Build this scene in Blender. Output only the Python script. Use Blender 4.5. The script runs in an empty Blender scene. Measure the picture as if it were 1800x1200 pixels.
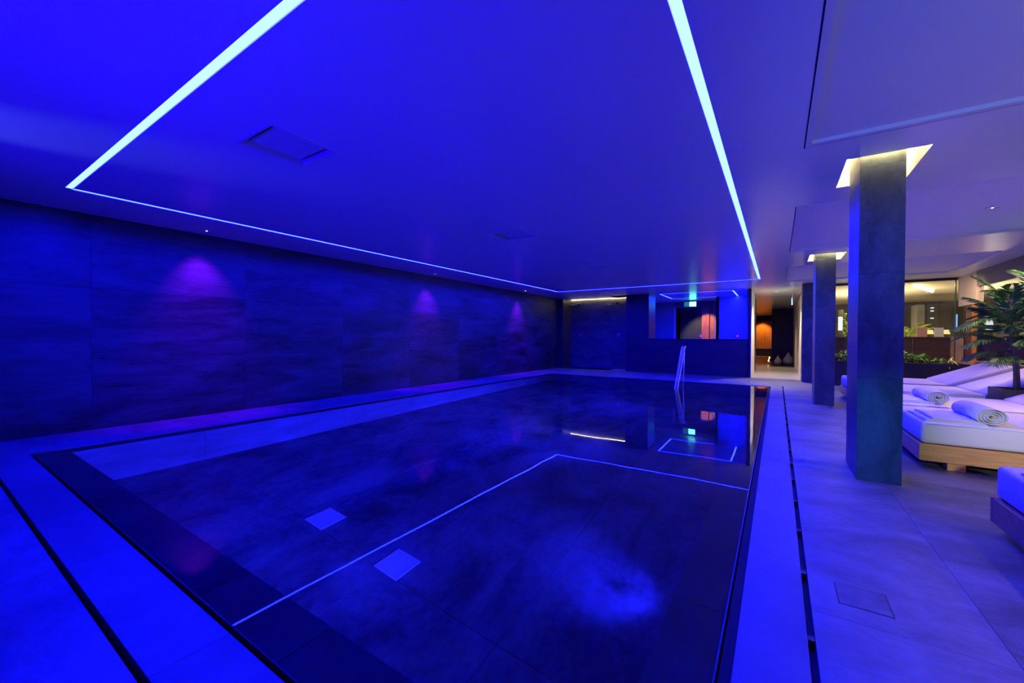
import bpy, bmesh, math, random
from mathutils import Vector, Matrix
random.seed(7)
S = bpy.context.scene
C = S.collection
PI = math.pi

# ------------------------------------------------------------------ camera, world, exposure
cd = bpy.data.cameras.new('camera'); cam = bpy.data.objects.new('camera', cd); C.objects.link(cam)
cd.sensor_fit = 'HORIZONTAL'; cd.sensor_width = 36.0
cd.lens = 711.548 / 1800 * 36.0
cd.clip_start = 0.02; cd.clip_end = 200
R_ = Vector((0.83629711, 0.54825519, 0.00483674)); U_ = Vector((-0.00997507, 0.00639432, 0.9999298)); F_ = Vector((-0.54818578, 0.83628665, -0.01081644))
cam.matrix_world = Matrix(((R_.x, U_.x, -F_.x, 0), (R_.y, U_.y, -F_.y, 0), (R_.z, U_.z, -F_.z, 1.2), (0, 0, 0, 1)))
S.camera = cam
w = bpy.data.worlds.new('world'); S.world = w; w.use_nodes = True
w.node_tree.nodes['Background'].inputs[0].default_value = (0.0, 0.0, 0.0, 1)
S.view_settings.view_transform = 'Standard'; S.view_settings.look = 'None'
S.view_settings.exposure = 0.0; S.view_settings.gamma = 1.0; S.view_settings.use_curve_mapping = False
S.cycles.max_bounces = 10; S.cycles.diffuse_bounces = 4; S.cycles.glossy_bounces = 5; S.cycles.transmission_bounces = 8
S.cycles.sample_clamp_indirect = 6.0

H = 2.72
LED_COL, LED_STR = (0.0012, 0.0022, 1.0), 500.0
POOL_COL = (0.01, 0.012, 1.0)

# ------------------------------------------------------------------ materials
def new_mat(name):
    m = bpy.data.materials.new(name); m.use_nodes = True
    nt = m.node_tree; b = nt.nodes['Principled BSDF']
    return m, nt, b
def lk(nt, a, b): nt.links.new(a, b)
def simple(name, col, rough=.5, metal=0.0, var=0.0, scale=20, bump=0.0, spec=.5):
    m, nt, b = new_mat(name)
    b.inputs['Roughness'].default_value = rough; b.inputs['Metallic'].default_value = metal
    b.inputs['Specular IOR Level'].default_value = spec
    tc = nt.nodes.new('ShaderNodeTexCoord'); n = nt.nodes.new('ShaderNodeTexNoise'); n.inputs['Scale'].default_value = scale; n.inputs['Detail'].default_value = 5
    lk(nt, tc.outputs['Object'], n.inputs['Vector'])
    r = nt.nodes.new('ShaderNodeValToRGB')
    r.color_ramp.elements[0].position = .3; r.color_ramp.elements[1].position = .7
    r.color_ramp.elements[0].color = (*[c * (1 - var) for c in col], 1); r.color_ramp.elements[1].color = (*[min(1, c * (1 + var)) for c in col], 1)
    lk(nt, n.outputs['Fac'], r.inputs['Fac']); lk(nt, r.outputs['Color'], b.inputs['Base Color'])
    if bump:
        bp = nt.nodes.new('ShaderNodeBump'); bp.inputs['Strength'].default_value = bump; bp.inputs['Distance'].default_value = .01
        lk(nt, n.outputs['Fac'], bp.inputs['Height']); lk(nt, bp.outputs['Normal'], b.inputs['Normal'])
    return m
def slate(name, lo, hi, rough=.5, bump=.35, stretch=(1, 1, 4), rot=(0, .5, .5), scale=1.6, shift=17.0):
    """layered slate with long veins; each slab gets its own offset from Object Info"""
    m, nt, b = new_mat(name); b.inputs['Roughness'].default_value = rough
    geo = nt.nodes.new('ShaderNodeNewGeometry'); oi = nt.nodes.new('ShaderNodeObjectInfo')
    mul = nt.nodes.new('ShaderNodeVectorMath'); mul.operation = 'SCALE'; mul.inputs['Scale'].default_value = shift
    cmb = nt.nodes.new('ShaderNodeCombineXYZ')
    for k in range(3): lk(nt, oi.outputs['Random'], cmb.inputs[k])
    lk(nt, cmb.outputs[0], mul.inputs[0])
    add = nt.nodes.new('ShaderNodeVectorMath'); add.operation = 'ADD'
    lk(nt, geo.outputs['Position'], add.inputs[0]); lk(nt, mul.outputs[0], add.inputs[1])
    mp = nt.nodes.new('ShaderNodeMapping'); mp.inputs['Rotation'].default_value = rot; mp.inputs['Scale'].default_value = stretch
    lk(nt, add.outputs[0], mp.inputs['Vector'])
    n1 = nt.nodes.new('ShaderNodeTexNoise'); n1.inputs['Scale'].default_value = scale; n1.inputs['Detail'].default_value = 8; n1.inputs['Roughness'].default_value = .62; n1.inputs['Distortion'].default_value = .6
    n2 = nt.nodes.new('ShaderNodeTexNoise'); n2.inputs['Scale'].default_value = scale * 9; n2.inputs['Detail'].default_value = 6; n2.inputs['Roughness'].default_value = .7
    lk(nt, mp.outputs[0], n1.inputs['Vector']); lk(nt, mp.outputs[0], n2.inputs['Vector'])
    mx = nt.nodes.new('ShaderNodeMath'); mx.operation = 'MULTIPLY_ADD'; mx.inputs[1].default_value = .35
    lk(nt, n2.outputs['Fac'], mx.inputs[0]); lk(nt, n1.outputs['Fac'], mx.inputs[2])
    r = nt.nodes.new('ShaderNodeValToRGB'); r.color_ramp.elements[0].position = .52; r.color_ramp.elements[1].position = .86
    r.color_ramp.elements[0].color = (*lo, 1); r.color_ramp.elements[1].color = (*hi, 1)
    lk(nt, mx.outputs[0], r.inputs['Fac']); lk(nt, r.outputs['Color'], b.inputs['Base Color'])
    bp = nt.nodes.new('ShaderNodeBump'); bp.inputs['Strength'].default_value = bump; bp.inputs['Distance'].default_value = .012
    lk(nt, mx.outputs[0], bp.inputs['Height']); lk(nt, bp.outputs['Normal'], b.inputs['Normal'])
    return m
def wood(name, lo, hi, axis='X', rough=.4):
    m, nt, b = new_mat(name); b.inputs['Roughness'].default_value = rough
    geo = nt.nodes.new('ShaderNodeNewGeometry'); mp = nt.nodes.new('ShaderNodeMapping')
    mp.inputs['Scale'].default_value = {'X': (1.2, 14, 14), 'Y': (14, 1.2, 14), 'Z': (14, 14, 1.2)}[axis]
    lk(nt, geo.outputs['Position'], mp.inputs['Vector'])
    n = nt.nodes.new('ShaderNodeTexNoise'); n.inputs['Scale'].default_value = 2.2; n.inputs['Detail'].default_value = 6; n.inputs['Distortion'].default_value = .8
    lk(nt, mp.outputs[0], n.inputs['Vector'])
    r = nt.nodes.new('ShaderNodeValToRGB'); r.color_ramp.elements[0].position = .3; r.color_ramp.elements[1].position = .7
    r.color_ramp.elements[0].color = (*lo, 1); r.color_ramp.elements[1].color = (*hi, 1)
    lk(nt, n.outputs['Fac'], r.inputs['Fac']); lk(nt, r.outputs['Color'], b.inputs['Base Color'])
    return m
def emit(name, col, st):
    m = bpy.data.materials.new(name); m.use_nodes = True; nt = m.node_tree
    nt.nodes.remove(nt.nodes['Principled BSDF'])
    e = nt.nodes.new('ShaderNodeEmission'); e.inputs[0].default_value = (*col, 1); e.inputs[1].default_value = st
    lk(nt, e.outputs[0], nt.nodes['Material Output'].inputs[0]); return m
def pane_glass(name, tint=(1, 1, 1), ior=1.5):
    m = bpy.data.materials.new(name); m.use_nodes = True; nt = m.node_tree
    nt.nodes.remove(nt.nodes['Principled BSDF'])
    t = nt.nodes.new('ShaderNodeBsdfTransparent'); t.inputs[0].default_value = (*tint, 1)
    g = nt.nodes.new('ShaderNodeBsdfGlossy'); g.inputs['Roughness'].default_value = 0.0
    f = nt.nodes.new('ShaderNodeFresnel'); f.inputs['IOR'].default_value = ior
    x = nt.nodes.new('ShaderNodeMixShader')
    lk(nt, f.outputs[0], x.inputs[0]); lk(nt, t.outputs[0], x.inputs[1]); lk(nt, g.outputs[0], x.inputs[2])
    lk(nt, x.outputs[0], nt.nodes['Material Output'].inputs[0]); return m

M = {}
M['deck'] = slate('deck_slate', (.055, .054, .057), (.165, .16, .165), .5, .4, (.9, 1.6, 1), (0, 0, .75), 1.3)
M['coping'] = slate('coping_slate', (.075, .074, .076), (.135, .132, .135), .5, .15, (1, 1, 1), (0, 0, .9), 1.0)
M['wall_slate'] = slate('wall_slate', (.003, .003, .004), (.066, .066, .070), .42, .5, (1, .5, 2.6), (.5, 0, 0), 1.2)
M['niche_slate'] = slate('niche_slate', (.05, .05, .05), (.13, .13, .13), .45, .4, (.6, 1, 2.0), (0, .4, 0), 1.5)
M['far_slate'] = slate('far_wall_slate', (.018, .018, .019), (.040, .040, .043), .4, .3, (.6, 1, 2.0), (0, .4, 0), 1.2)
M['column_slate'] = slate('column_slate', (.026, .036, .036), (.085, .110, .105), .38, .5, (1.6, 1.6, .7), (.3, .45, 0), 2.4)
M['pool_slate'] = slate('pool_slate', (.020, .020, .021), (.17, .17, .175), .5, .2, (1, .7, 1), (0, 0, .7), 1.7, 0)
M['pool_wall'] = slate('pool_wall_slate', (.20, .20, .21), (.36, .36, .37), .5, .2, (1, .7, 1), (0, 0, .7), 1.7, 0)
M['unlit_rim_slate'] = slate('unlit_rim_slate', (.008, .008, .009), (.030, .030, .032), .5, .3, (1, 1, 1), (0, 0, .4), 1.6)
M['black'] = simple('black_void', (.004, .004, .004), .8, var=.2)
M['ceiling'] = simple('satin_ceiling', (.88, .88, .88), .24, var=.01, scale=3, spec=.5)
M['coffer'] = simple('matt_plaster', (.82, .81, .79), .75, var=.01, scale=4)
M['gap'] = simple('shadow_gap', (.05, .05, .05), .8, var=.1)
M['white_metal'] = simple('white_enamel', (.7, .7, .7), .4, var=.02)
M['channel_white'] = simple('channel_white', (.82, .82, .82), .6, var=.01)
M['steel'] = simple('brushed_steel', (.75, .76, .78), .18, 1.0, var=.05, scale=60)
M['dark_metal'] = simple('dark_bronze', (.03, .026, .024), .4, .6, var=.1)
M['grate'] = simple('pale_grate', (.62, .66, .70), .45, var=.03)
M['mattress'] = simple('mattress_canvas', (.62, .59, .55), .85, var=.04, scale=160, bump=.1)
M['towel'] = simple('terry_towel', (.60, .59, .60), .95, var=.12, scale=220, bump=.6)
M['lounger_wood'] = wood('oiled_teak', (.42, .20, .06), (.64, .34, .10), 'X')
M['orange_wood'] = wood('orange_walnut', (.36, .12, .025), (.62, .25, .05), 'Z')
M['red_wood'] = wood('red_mahogany', (.09, .018, .010), (.16, .04, .02), 'Z')
M['oak'] = wood('honey_oak', (.32, .17, .06), (.50, .29, .11), 'Z')
M['counter_brown'] = wood('dark_walnut', (.055, .026, .022), (.10, .048, .038), 'X')
M['planter'] = simple('black_planter', (.016, .014, .018), .45, var=.15, scale=8)
M['soil'] = simple('soil', (.03, .02, .012), .95, var=.4, scale=60, bump=.6)
M['leaf'] = simple('palm_leaf', (.05, .17, .02), .45, var=.45, scale=9)
M['leaf_dark'] = simple('dark_leaf', (.03, .19, .010), .4, var=.4, scale=12)
M['leaf_lime'] = simple('lime_leaf', (.20, .27, .03), .5, var=.35, scale=9)
M['leaf_pale'] = simple('variegated_leaf', (.42, .40, .14), .5, var=.3, scale=14)
M['trunk'] = simple('palm_cane', (.11, .10, .06), .6, var=.4, scale=25, bump=.3)
M['cream'] = simple('cream_plaster', (.66, .60, .50), .7, var=.02, scale=3)
M['lobby_ceiling'] = simple('lobby_ceiling', (.76, .71, .60), .7, var=.01, scale=3)
M['grey_wall'] = simple('grey_panel', (.15, .145, .14), .6, var=.06, scale=4)
M['dark_cabinet'] = wood('charcoal_cabinet', (.045, .043, .042), (.075, .072, .070), 'Z', .5)
M['corridor_floor'] = simple('corridor_stone', (.36, .34, .30), .35, var=.1, scale=5)
M['blue_plaster'] = simple('whirlpool_plaster', (.26, .26, .27), .5, var=.05, scale=3)
M['candle_wax'] = simple('candle_wax', (.8, .7, .5), .5, var=.03)
M['ceramic'] = simple('stone_ceramic', (.30, .27, .25), .55, var=.15, scale=18)
M['pink_card'] = simple('apricot_board', (.72, .45, .30), .6, var=.03)
M['white_card'] = simple('white_board', (.80, .78, .76), .5, var=.02)
M['beige_wall'] = simple('beige_plaster', (.52, .42, .32), .7, var=.03)
M['glass'] = pane_glass('clear_pane', (.96, .97, .97))
M['smoked'] = pane_glass('smoked_pane', (.30, .31, .31))
M['led'] = emit('led_diffuser', LED_COL, LED_STR)
M['warm_lens'] = emit('warm_lens', (1.0, .72, .50), 26)
M['cove'] = emit('warm_cove', (1.0, .82, .50), 110)
M['tube'] = emit('warm_tube', (1.0, .74, .30), 9)
M['shower_cove'] = emit('shower_cove_strip', (1.0, .80, .42), 42)
M['screen'] = emit('screen_glow', (.25, .42, .95), 1.1)
M['lantern'] = emit('lantern_glow', (.85, .92, 1.0), 1.1)
M['exit_green'] = emit('exit_glow', (.12, 1.0, .62), 9)
M['exit_dim'] = emit('exit_dim_glow', (.02, .32, .30), .7)
M['flame'] = emit('flame', (1.0, .42, .10), 14)
M['yellow_lamp'] = emit('yellow_shade_glow', (1.0, .80, .28), 1.1)
# pool water: smooth, refracting surface
def water():
    m = bpy.data.materials.new('pool_water'); m.use_nodes = True; nt = m.node_tree
    b = nt.nodes['Principled BSDF']; b.inputs['Base Color'].default_value = (.86, .93, 1, 1)
    b.inputs['Transmission Weight'].default_value = 1.0; b.inputs['IOR'].default_value = 1.333; b.inputs['Roughness'].default_value = 0.0
    geo = nt.nodes.new('ShaderNodeNewGeometry'); n = nt.nodes.new('ShaderNodeTexNoise'); n.inputs['Scale'].default_value = 1.3; n.inputs['Detail'].default_value = 1
    bp = nt.nodes.new('ShaderNodeBump'); bp.inputs['Strength'].default_value = .02; bp.inputs['Distance'].default_value = .05
    lk(nt, geo.outputs['Position'], n.inputs['Vector']); lk(nt, n.outputs['Fac'], bp.inputs['Height']); lk(nt, bp.outputs['Normal'], b.inputs['Normal'])
    return m
M['water'] = water()

# ------------------------------------------------------------------ mesh helpers
class MB:
    def __init__(s): s.bm = bmesh.new()
    def box(s, x0, x1, y0, y1, z0, z1, bevel=0.0, seg=1):
        t = bmesh.new()
        v = [t.verts.new((x, y, z)) for x in (x0, x1) for y in (y0, y1) for z in (z0, z1)]
        for f in ((0, 1, 3, 2), (4, 6, 7, 5), (0, 4, 5, 1), (2, 3, 7, 6), (0, 2, 6, 4), (1, 5, 7, 3)): t.faces.new([v[i] for i in f])
        if bevel: bmesh.ops.bevel(t, geom=list(t.edges), offset=bevel, segments=seg, profile=.5, affect='EDGES')
        s.merge(t); return s
    def merge(s, t, mat=None):
        if mat is not None: t.transform(mat)
        mp = {}
        for v in t.verts: mp[v] = s.bm.verts.new(v.co)
        for f in t.faces:
            nf = s.bm.faces.new([mp[v] for v in f.verts]); nf.smooth = f.smooth
        t.free()
    def quad(s, *pts):
        s.bm.faces.new([s.bm.verts.new(p) for p in pts]); return s
    def tube(s, pts, r, n=8, closed=True):
        pts = [Vector(p) for p in pts]; rs = r if isinstance(r, (list, tuple)) else [r] * len(pts)
        rings = []; prev = None
        for i, p in enumerate(pts):
            d = (pts[min(i + 1, len(pts) - 1)] - pts[max(i - 1, 0)]).normalized()
            if prev is None: a = d.orthogonal().normalized()
            else: a = (prev - d * prev.dot(d)).normalized()
            prev = a; b = d.cross(a)
            rings.append([s.bm.verts.new(p + (a * math.cos(2 * PI * k / n) + b * math.sin(2 * PI * k / n)) * rs[i]) for k in range(n)])
        for A, B in zip(rings, rings[1:]):
            for k in range(n):
                f = s.bm.faces.new((A[k], A[(k + 1) % n], B[(k + 1) % n], B[k])); f.smooth = True
        if closed: s.bm.faces.new(rings[0][::-1]); s.bm.faces.new(rings[-1])
        return s
    def lathe(s, prof, cx=0, cy=0, n=20):
        rings = [[s.bm.verts.new((cx + r * math.cos(2 * PI * k / n), cy + r * math.sin(2 * PI * k / n), z)) for k in range(n)] for r, z in prof]
        for A, B in zip(rings, rings[1:]):
            for k in range(n):
                f = s.bm.faces.new((A[k], A[(k + 1) % n], B[(k + 1) % n], B[k])); f.smooth = True
        s.bm.faces.new(rings[0][::-1]); s.bm.faces.new(rings[-1]); return s
    def prism(s, poly, axis, a, b):
        """poly: 2D outline in the two other axes, extruded along axis from a to b"""
        def P(u, v, t): return {'X': (t, u, v), 'Y': (u, t, v), 'Z': (u, v, t)}[axis]
        A = [s.bm.verts.new(P(u, v, a)) for u, v in poly]; B = [s.bm.verts.new(P(u, v, b)) for u, v in poly]
        s.bm.faces.new(A); s.bm.faces.new(B[::-1]); n = len(poly)
        for k in range(n): s.bm.faces.new((A[k], B[k], B[(k + 1) % n], A[(k + 1) % n]))
        return s
def obj(name, mb, mat, parent=None, local=False, recalc=True):
    bm = mb.bm
    if parent is not None and not local: bmesh.ops.translate(bm, verts=bm.verts, vec=-worldloc(parent))
    if recalc: bmesh.ops.recalc_face_normals(bm, faces=bm.faces)
    me = bpy.data.meshes.new(name); bm.to_mesh(me); bm.free()
    o = bpy.data.objects.new(name, me); C.objects.link(o)
    if mat is not None: me.materials.append(M[mat] if isinstance(mat, str) else mat)
    if parent is not None: o.parent = parent
    return o
def worldloc(o):
    v = Vector(o.location)
    while o.parent is not None: o = o.parent; v += Vector(o.location)
    return v
def tag(o, label=None, cat=None, group=None, kind=None):
    if label: o['label'] = label
    if cat: o['category'] = cat
    if group: o['group'] = group
    if kind: o['kind'] = kind
    return o
def thing(name, label, cat, loc=(0, 0, 0), group=None):
    o = bpy.data.objects.new(name, None); C.objects.link(o); o.location = loc; o.empty_display_size = .1
    return tag(o, label, cat, group)
def struct(name, mb, mat, parent=None):
    return tag(obj(name, mb, mat, parent), kind='structure' if parent is None else None)
def dup(root, loc, label=None, rotz=None):
    r = root.copy(); C.objects.link(r); r.location = loc
    if rotz is not None: r.rotation_euler = (0, 0, rotz)
    if label: r['label'] = label
    for ch in list(root.children):
        c = ch.copy(); C.objects.link(c); c.parent = r
        for g in list(ch.children):
            d = g.copy(); C.objects.link(d); d.parent = c
    return r
def light(name, kind, loc, energy, col, target=None, **kw):
    l = bpy.data.lights.new(name, kind); l.energy = energy; l.color = col
    for k, v in kw.items(): setattr(l, k, v)
    o = bpy.data.objects.new(name, l); C.objects.link(o); o.location = loc
    if target is not None:
        o.rotation_euler = (Vector(target) - Vector(loc)).to_track_quat('-Z', 'Y').to_euler()
    return o
def holed(mb, x0, x1, y0, y1, z, holes):
    xs = sorted({x0, x1, *[min(max(v, x0), x1) for h in holes for v in h[:2]]}); ys = sorted({y0, y1, *[min(max(v, y0), y1) for h in holes for v in h[2:4]]})
    g = {}
    def V(x, y):
        if (x, y) not in g: g[(x, y)] = mb.bm.verts.new((x, y, z))
        return g[(x, y)]
    for xa, xb in zip(xs, xs[1:]):
        for ya, yb in zip(ys, ys[1:]):
            cx, cy = (xa + xb) / 2, (ya + yb) / 2
            if any(h[0] < cx < h[1] and h[2] < cy < h[3] for h in holes): continue
            mb.bm.faces.new((V(xa, ya), V(xa, yb), V(xb, yb), V(xb, ya)))

# ------------------------------------------------------------------ plan dimensions
WX = -7.25                    # pool wall
NY, FY = -1.6, 14.35          # wall behind the camera, far wall
RX = 3.70                     # lounge side wall
PX0, PX1, PY0, PY1 = -6.28, -.18, .765, 11.96   # water edge
BX0, BX1, BY0, BY1 = -6.15, -.40, 1.0, 11.72    # basin
DEPTH = 1.5

# ------------------------------------------------------------------ ceiling
LEDW = .055
LX0, LX1, LY0, LY1 = -6.19, -.375, .975, 12.23
led_rects = [(LX0, LX1, LY0, LY0 + LEDW), (LX0, LX1, LY1 - LEDW, LY1), (LX0, LX0 + LEDW, LY0 + LEDW, LY1 - LEDW), (LX1 - LEDW, LX1, LY0 + LEDW, LY1 - LEDW)]
COLS = [4.5, 9.19, 13.75]     # front faces of the columns
wells = [(.48, 1.0, y - .05, y + .72) for y in COLS[:2]]
coffers = [(.16, 3.28, -1.2, 4.0), (.16, 3.28, 5.72, 8.65), (.16, 3.28, 10.38, 13.2)]
vents = [(-3.56, -3.06, 1.49, 2.01), (-3.56, -3.06, 4.79, 5.31), (-3.54, -3.02, 8.0, 8.52)]
L2 = [(-3.46, -1.18, 14.62, 14.665), (-3.46, -1.18, 16.6, 16.645), (-3.46, -3.415, 14.665, 16.6), (-1.225, -1.18, 14.665, 16.6)]
mb = MB(); holed(mb, WX, RX + .6, NY, 14.36, H, led_rects + wells + coffers + vents)
ceil = struct('ceiling', mb, 'ceiling')
mb = MB(); holed(mb, -5.2, .62, 14.36, 33, H, L2)
struct('ceiling', mb, 'ceiling')
mb = MB(); mb.box(.62, 8.5, 14.36, 24, H, H + .05); struct('ceiling', mb, 'lobby_ceiling')
mb = MB(); mb.box(RX + .6, 8.5, NY, 14.36, H, H + .05); struct('ceiling', mb, 'lobby_ceiling')
mb = MB(); mb.box(-7.2, -4.5, 14.36, 15.25, H, H + .05); struct('ceiling', mb, 'ceiling')
mb = MB(); mb.box(WX - .1, 8.6, NY - .1, 33.2, H + .5, H + .55); struct('ceiling', mb, 'black')
def led_frame(name, label, rects):
    t = thing(name, label, 'light', ((rects[0][0] + rects[0][1]) / 2, (rects[2][2] + rects[2][3]) / 2, H))
    for (a, b, c, d) in rects:
        e = MB(); e.quad((a, c, H + .009), (a, d, H + .009), (b, d, H + .009), (b, c, H + .009))
        p = obj('diffuser', e, 'led', t, recalc=False)
        h = MB(); h.box(a - .004, b + .004, c - .004, d + .004, H + .013, H + .05); obj('channel_back', h, 'white_metal', p)
        for r in ((a - .004, a, c - .004, d + .004), (b, b + .004, c - .004, d + .004), (a, b, c - .004, c), (a, b, d, d + .004)):
            long_side = max(r[1] - r[0], r[3] - r[2]) > .2
            if long_side: h = MB(); h.box(*r, H + .0004, H + .012); obj('channel_side', h, 'channel_white', p)
    return t
led_frame('led_line_light', 'large rectangular blue-white LED line recessed in the ceiling over the pool', led_rects)
led_frame('led_line_light', 'small rectangular LED line on the ceiling behind the waist-high window wall', L2)
# coffers: raised matt panel, shadow gap and slim frame
for (a, b, c, d) in coffers:
    mb = MB(); mb.box(a + .05, b - .05, c + .05, d - .05, H + .030, H + .05); p = obj('coffer_panel', mb, 'coffer', ceil)
    mb = MB()
    for r in ((a + .010, b, c, c + .05), (a + .010, b, d - .05, d), (a + .010, a + .05, c + .05, d - .05), (b - .05, b, c + .05, d - .05)): mb.box(r[0], r[1], r[2], r[3], H + .002, H + .06)
    obj('coffer_frame', mb, 'coffer', ceil)
    mb = MB(); mb.box(a - .002, b + .002, c - .002, d + .002, H + .061, H + .07); obj('shadow_gap', mb, 'gap', ceil)
# vents
vl = ['square air vent nearest the viewer, set flush in the blue ceiling', 'middle square air vent of the row in the blue ceiling', 'square air vent farthest along the blue ceiling, near the far LED line']
for (a, b, c, d), lab in zip(vents, vl):
    t = thing('ceiling_vent', lab, 'air vent', ((a + b) / 2, (c + d) / 2, H), 'air vents over the pool')
    mb = MB()
    for r in ((a - .012, b + .012, c - .012, c + .012), (a - .012, b + .012, d - .012, d + .012), (a - .012, a + .012, c + .012, d - .012), (b - .012, b + .012, c + .012, d - .012)): mb.box(r[0], r[1], r[2], r[3], H - .006, H + .08)
    obj('frame', mb, 'white_metal', t)
    mb = MB(); mb.box(a + .055, b - .055, c + .055, d - .055, H + .022, H + .032, .004); obj('plate', mb, 'white_metal', t)
    mb = MB(); mb.box(a, b, c, d, H + .085, H + .09); obj('backing', mb, 'gap', t)
# column light wells: white box open at the bottom, warm cove strip around
well_lab = ['glowing warm light well around the top of the nearest column', 'glowing warm light well around the top of the second column']
for (a, b, c, d), lab in zip(wells, well_lab):
    t = thing('light_well', lab, 'light', ((a + b) / 2, (c + d) / 2, H), 'light wells above the columns')
    mb = MB(); z0, z1 = H, H + .34
    mb.quad((a, c, z0), (a, d, z0), (a, d, z1), (a, c, z1)); mb.quad((b, c, z0), (b, d, z0), (b, d, z1), (b, c, z1))
    mb.quad((a, c, z0), (b, c, z0), (b, c, z1), (a, c, z1)); mb.quad((a, d, z0), (b, d, z0), (b, d, z1), (a, d, z1)); mb.quad((a, c, z1), (b, c, z1), (b, d, z1), (a, d, z1))
    obj('well_lining', mb, 'cream', t)
    mb = MB()
    for r in ((a + .01, a + .035, c + .04, d - .04), (b - .035, b - .01, c + .04, d - .04)): mb.box(r[0], r[1], r[2], r[3], z1 - .06, z1 - .03)
    for r in ((a + .04, b - .04, d - .035, d - .01), (a + .04, b - .04, c + .006, c + .018)): mb.box(r[0], r[1], r[2], r[3], z1 - .06, z1 - .03)
    obj('cove_strip', mb, 'cove', t)
    light('well_wash', 'AREA', ((a + b) / 2, c + .016, H + .07), 4.5, (1.0, .74, .36), ((a + b) / 2, c + .11, H - .5), shape='RECTANGLE', size=.40, size_y=.025)

# downlights
def downlight(x, y, label, group, z=H, r=.045):
    t = thing('downlight', label, 'light', (x, y, z), group)
    mb = MB(); mb.lathe([(r, -.004), (r + .018, -.006), (r + .02, 0), (r, .0)]); obj('trim_ring', mb, 'white_metal', t, local=True)
    mb = MB(); mb.lathe([(r - .002, -.003), (.01, -.004)]); obj('lens', mb, 'warm_lens', t, local=True)
    return t
for y, lab in ((2.49, 'recessed downlight above the dark stone wall, nearest of its row of three'), (7.17, 'recessed downlight above the dark stone wall, middle of its row of three'), (11.35, 'recessed downlight above the dark stone wall, next to the shower niche')):
    downlight(-6.93, y, lab, 'downlights along the stone wall')
    light('wall_wash', 'SPOT', (-6.93, y, H - .03), 420, (.20, .005, 1.0), (-7.25, y + .05, 1.25), spot_size=1.2, spot_blend=1.0, shadow_soft_size=.04)
for x, y, lab in ((2.1, 7.09, 'recessed downlight in the ceiling panel between the two columns'), (2.1, 11.8, 'recessed downlight over the last loungers by the planting trough'), (2.1, 2.4, 'recessed downlight over the nearest lounger')):
    downlight(x, y, lab, 'lounge downlights', H + .03)
    light('lounge_spot', 'SPOT', (x, y, H - .01), 130, (1.0, .60, .42), (x + .15, y, 0), spot_size=1.55, spot_blend=1.0, shadow_soft_size=.05)
for y, lab in ((9.4, 'added unseen fill downlight by the lounge side wall, above the far loungers'), (6.2, 'added unseen fill downlight by the lounge side wall, above the middle lounger'), (3.6, 'added unseen fill downlight by the lounge side wall, above the near loungers')):
    downlight(3.48, y, lab, 'added fill downlights')
    light('added_soffit_spot', 'SPOT', (3.48, y, H - .02), 150, (1.0, .62, .44), (2.3, y, .4), spot_size=1.45, spot_blend=1.0, shadow_soft_size=.05)  # extra downlights added out of view to warm the mattresses

# ------------------------------------------------------------------ floor, deck tiles, slots
mb = MB(); holed(mb, WX, 8.5, NY, 33, -.045, [(PX0 - .01, PX1 + .01, PY0 - .01, PY1 + .01)])
floor = struct('floor', mb, 'black')
def paver(name, a, b, c, d, mat, z1=0.0, bev=.0009):
    t = MB(); t.box(a, b, c, d, -.044, z1, bev); return obj(name, t, mat, floor)
J = .0007
def pave(name, x0, x1, y0, y1, sx, sy, ox, oy, mat):
    xs = [x0] + [v for v in (ox + k * sx for k in range(-30, 60)) if x0 + .05 < v < x1 - .05] + [x1]
    ys = [y0] + [v for v in (oy + k * sy for k in range(-30, 60)) if y0 + .05 < v < y1 - .05] + [y1]
    for a, b in zip(xs, xs[1:]):
        for c, d in zip(ys, ys[1:]): paver(name, a + J, b - J, c + J, d - J, mat)
CX0, CX1 = -.125, .114       # right coping
pave('coping_slab', CX0, CX1, .478, 12.16, 100, 1.22, 999, .478 + .9, 'coping')
pave('coping_slab', PX0 - .26, CX0, .478, PY0 - .03, 1.23, 2, -1.835, 9, 'coping')
pave('coping_slab', PX0 - .26, PX0 - .02, PY0 - .03, 12.16, 100, 1.22, 999, 1.3, 'coping')
pave('coping_slab', PX0 - .02, CX0, PY1 + .02, 12.16, 1.22, 1, -1.835, 9, 'coping')
SL = .024                    # outer drain slot
pave('deck_tile', CX1 + SL, RX, NY, FY, 1.22, 1.24, .76, 2.22, 'deck')
pave('deck_tile', WX, CX1 + SL, NY, .478 - SL, 1.22, 1.24, -1.835, 2.22 - 2.48, 'deck')
pave('deck_tile', WX, PX0 - .26, .478 - SL, FY, 100, 1.24, 999, 2.22, 'deck')
pave('deck_tile', PX0 - .26, CX1 + SL, 12.16 + SL, FY, 1.22, 1.24, -1.835, 13.4, 'deck')
for y in [.9 + .55 * k for k in range(20)]:
    mb = MB(); mb.box(CX1 + .001, CX1 + SL - .001, y, y + .035, -.04, -.006); obj('slot_spacer', mb, 'dark_metal', floor)
mb = MB(); mb.box(-.70, .63, 14.35, 16.35, -.044, .0); struct('floor', mb, 'corridor_floor')
mb = MB(); mb.box(-1.9, .63, 16.35, 20.6, -.044, -.001); struct('floor', mb, 'corridor_floor')
mb = MB(); mb.box(-.3, .63, 20.6, 25.0, -.044, -.001); struct('floor', mb, 'planter')
mb = MB(); mb.box(-1.9, -.3, 20.6, 33, -.044, -.001); struct('floor', mb, 'corridor_floor')
mb = MB(); mb.box(.63, 8.5, 14.35, 24, -.044, 0); struct('floor', mb, 'corridor_floor')
mb = MB(); mb.box(RX, 8.5, NY, 14.35, -.044, 0); struct('floor', mb, 'corridor_floor')
mb = MB(); mb.box(-5.2, -.70, 14.5, 19, -.044, 0); struct('floor', mb, 'blue_plaster')
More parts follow.
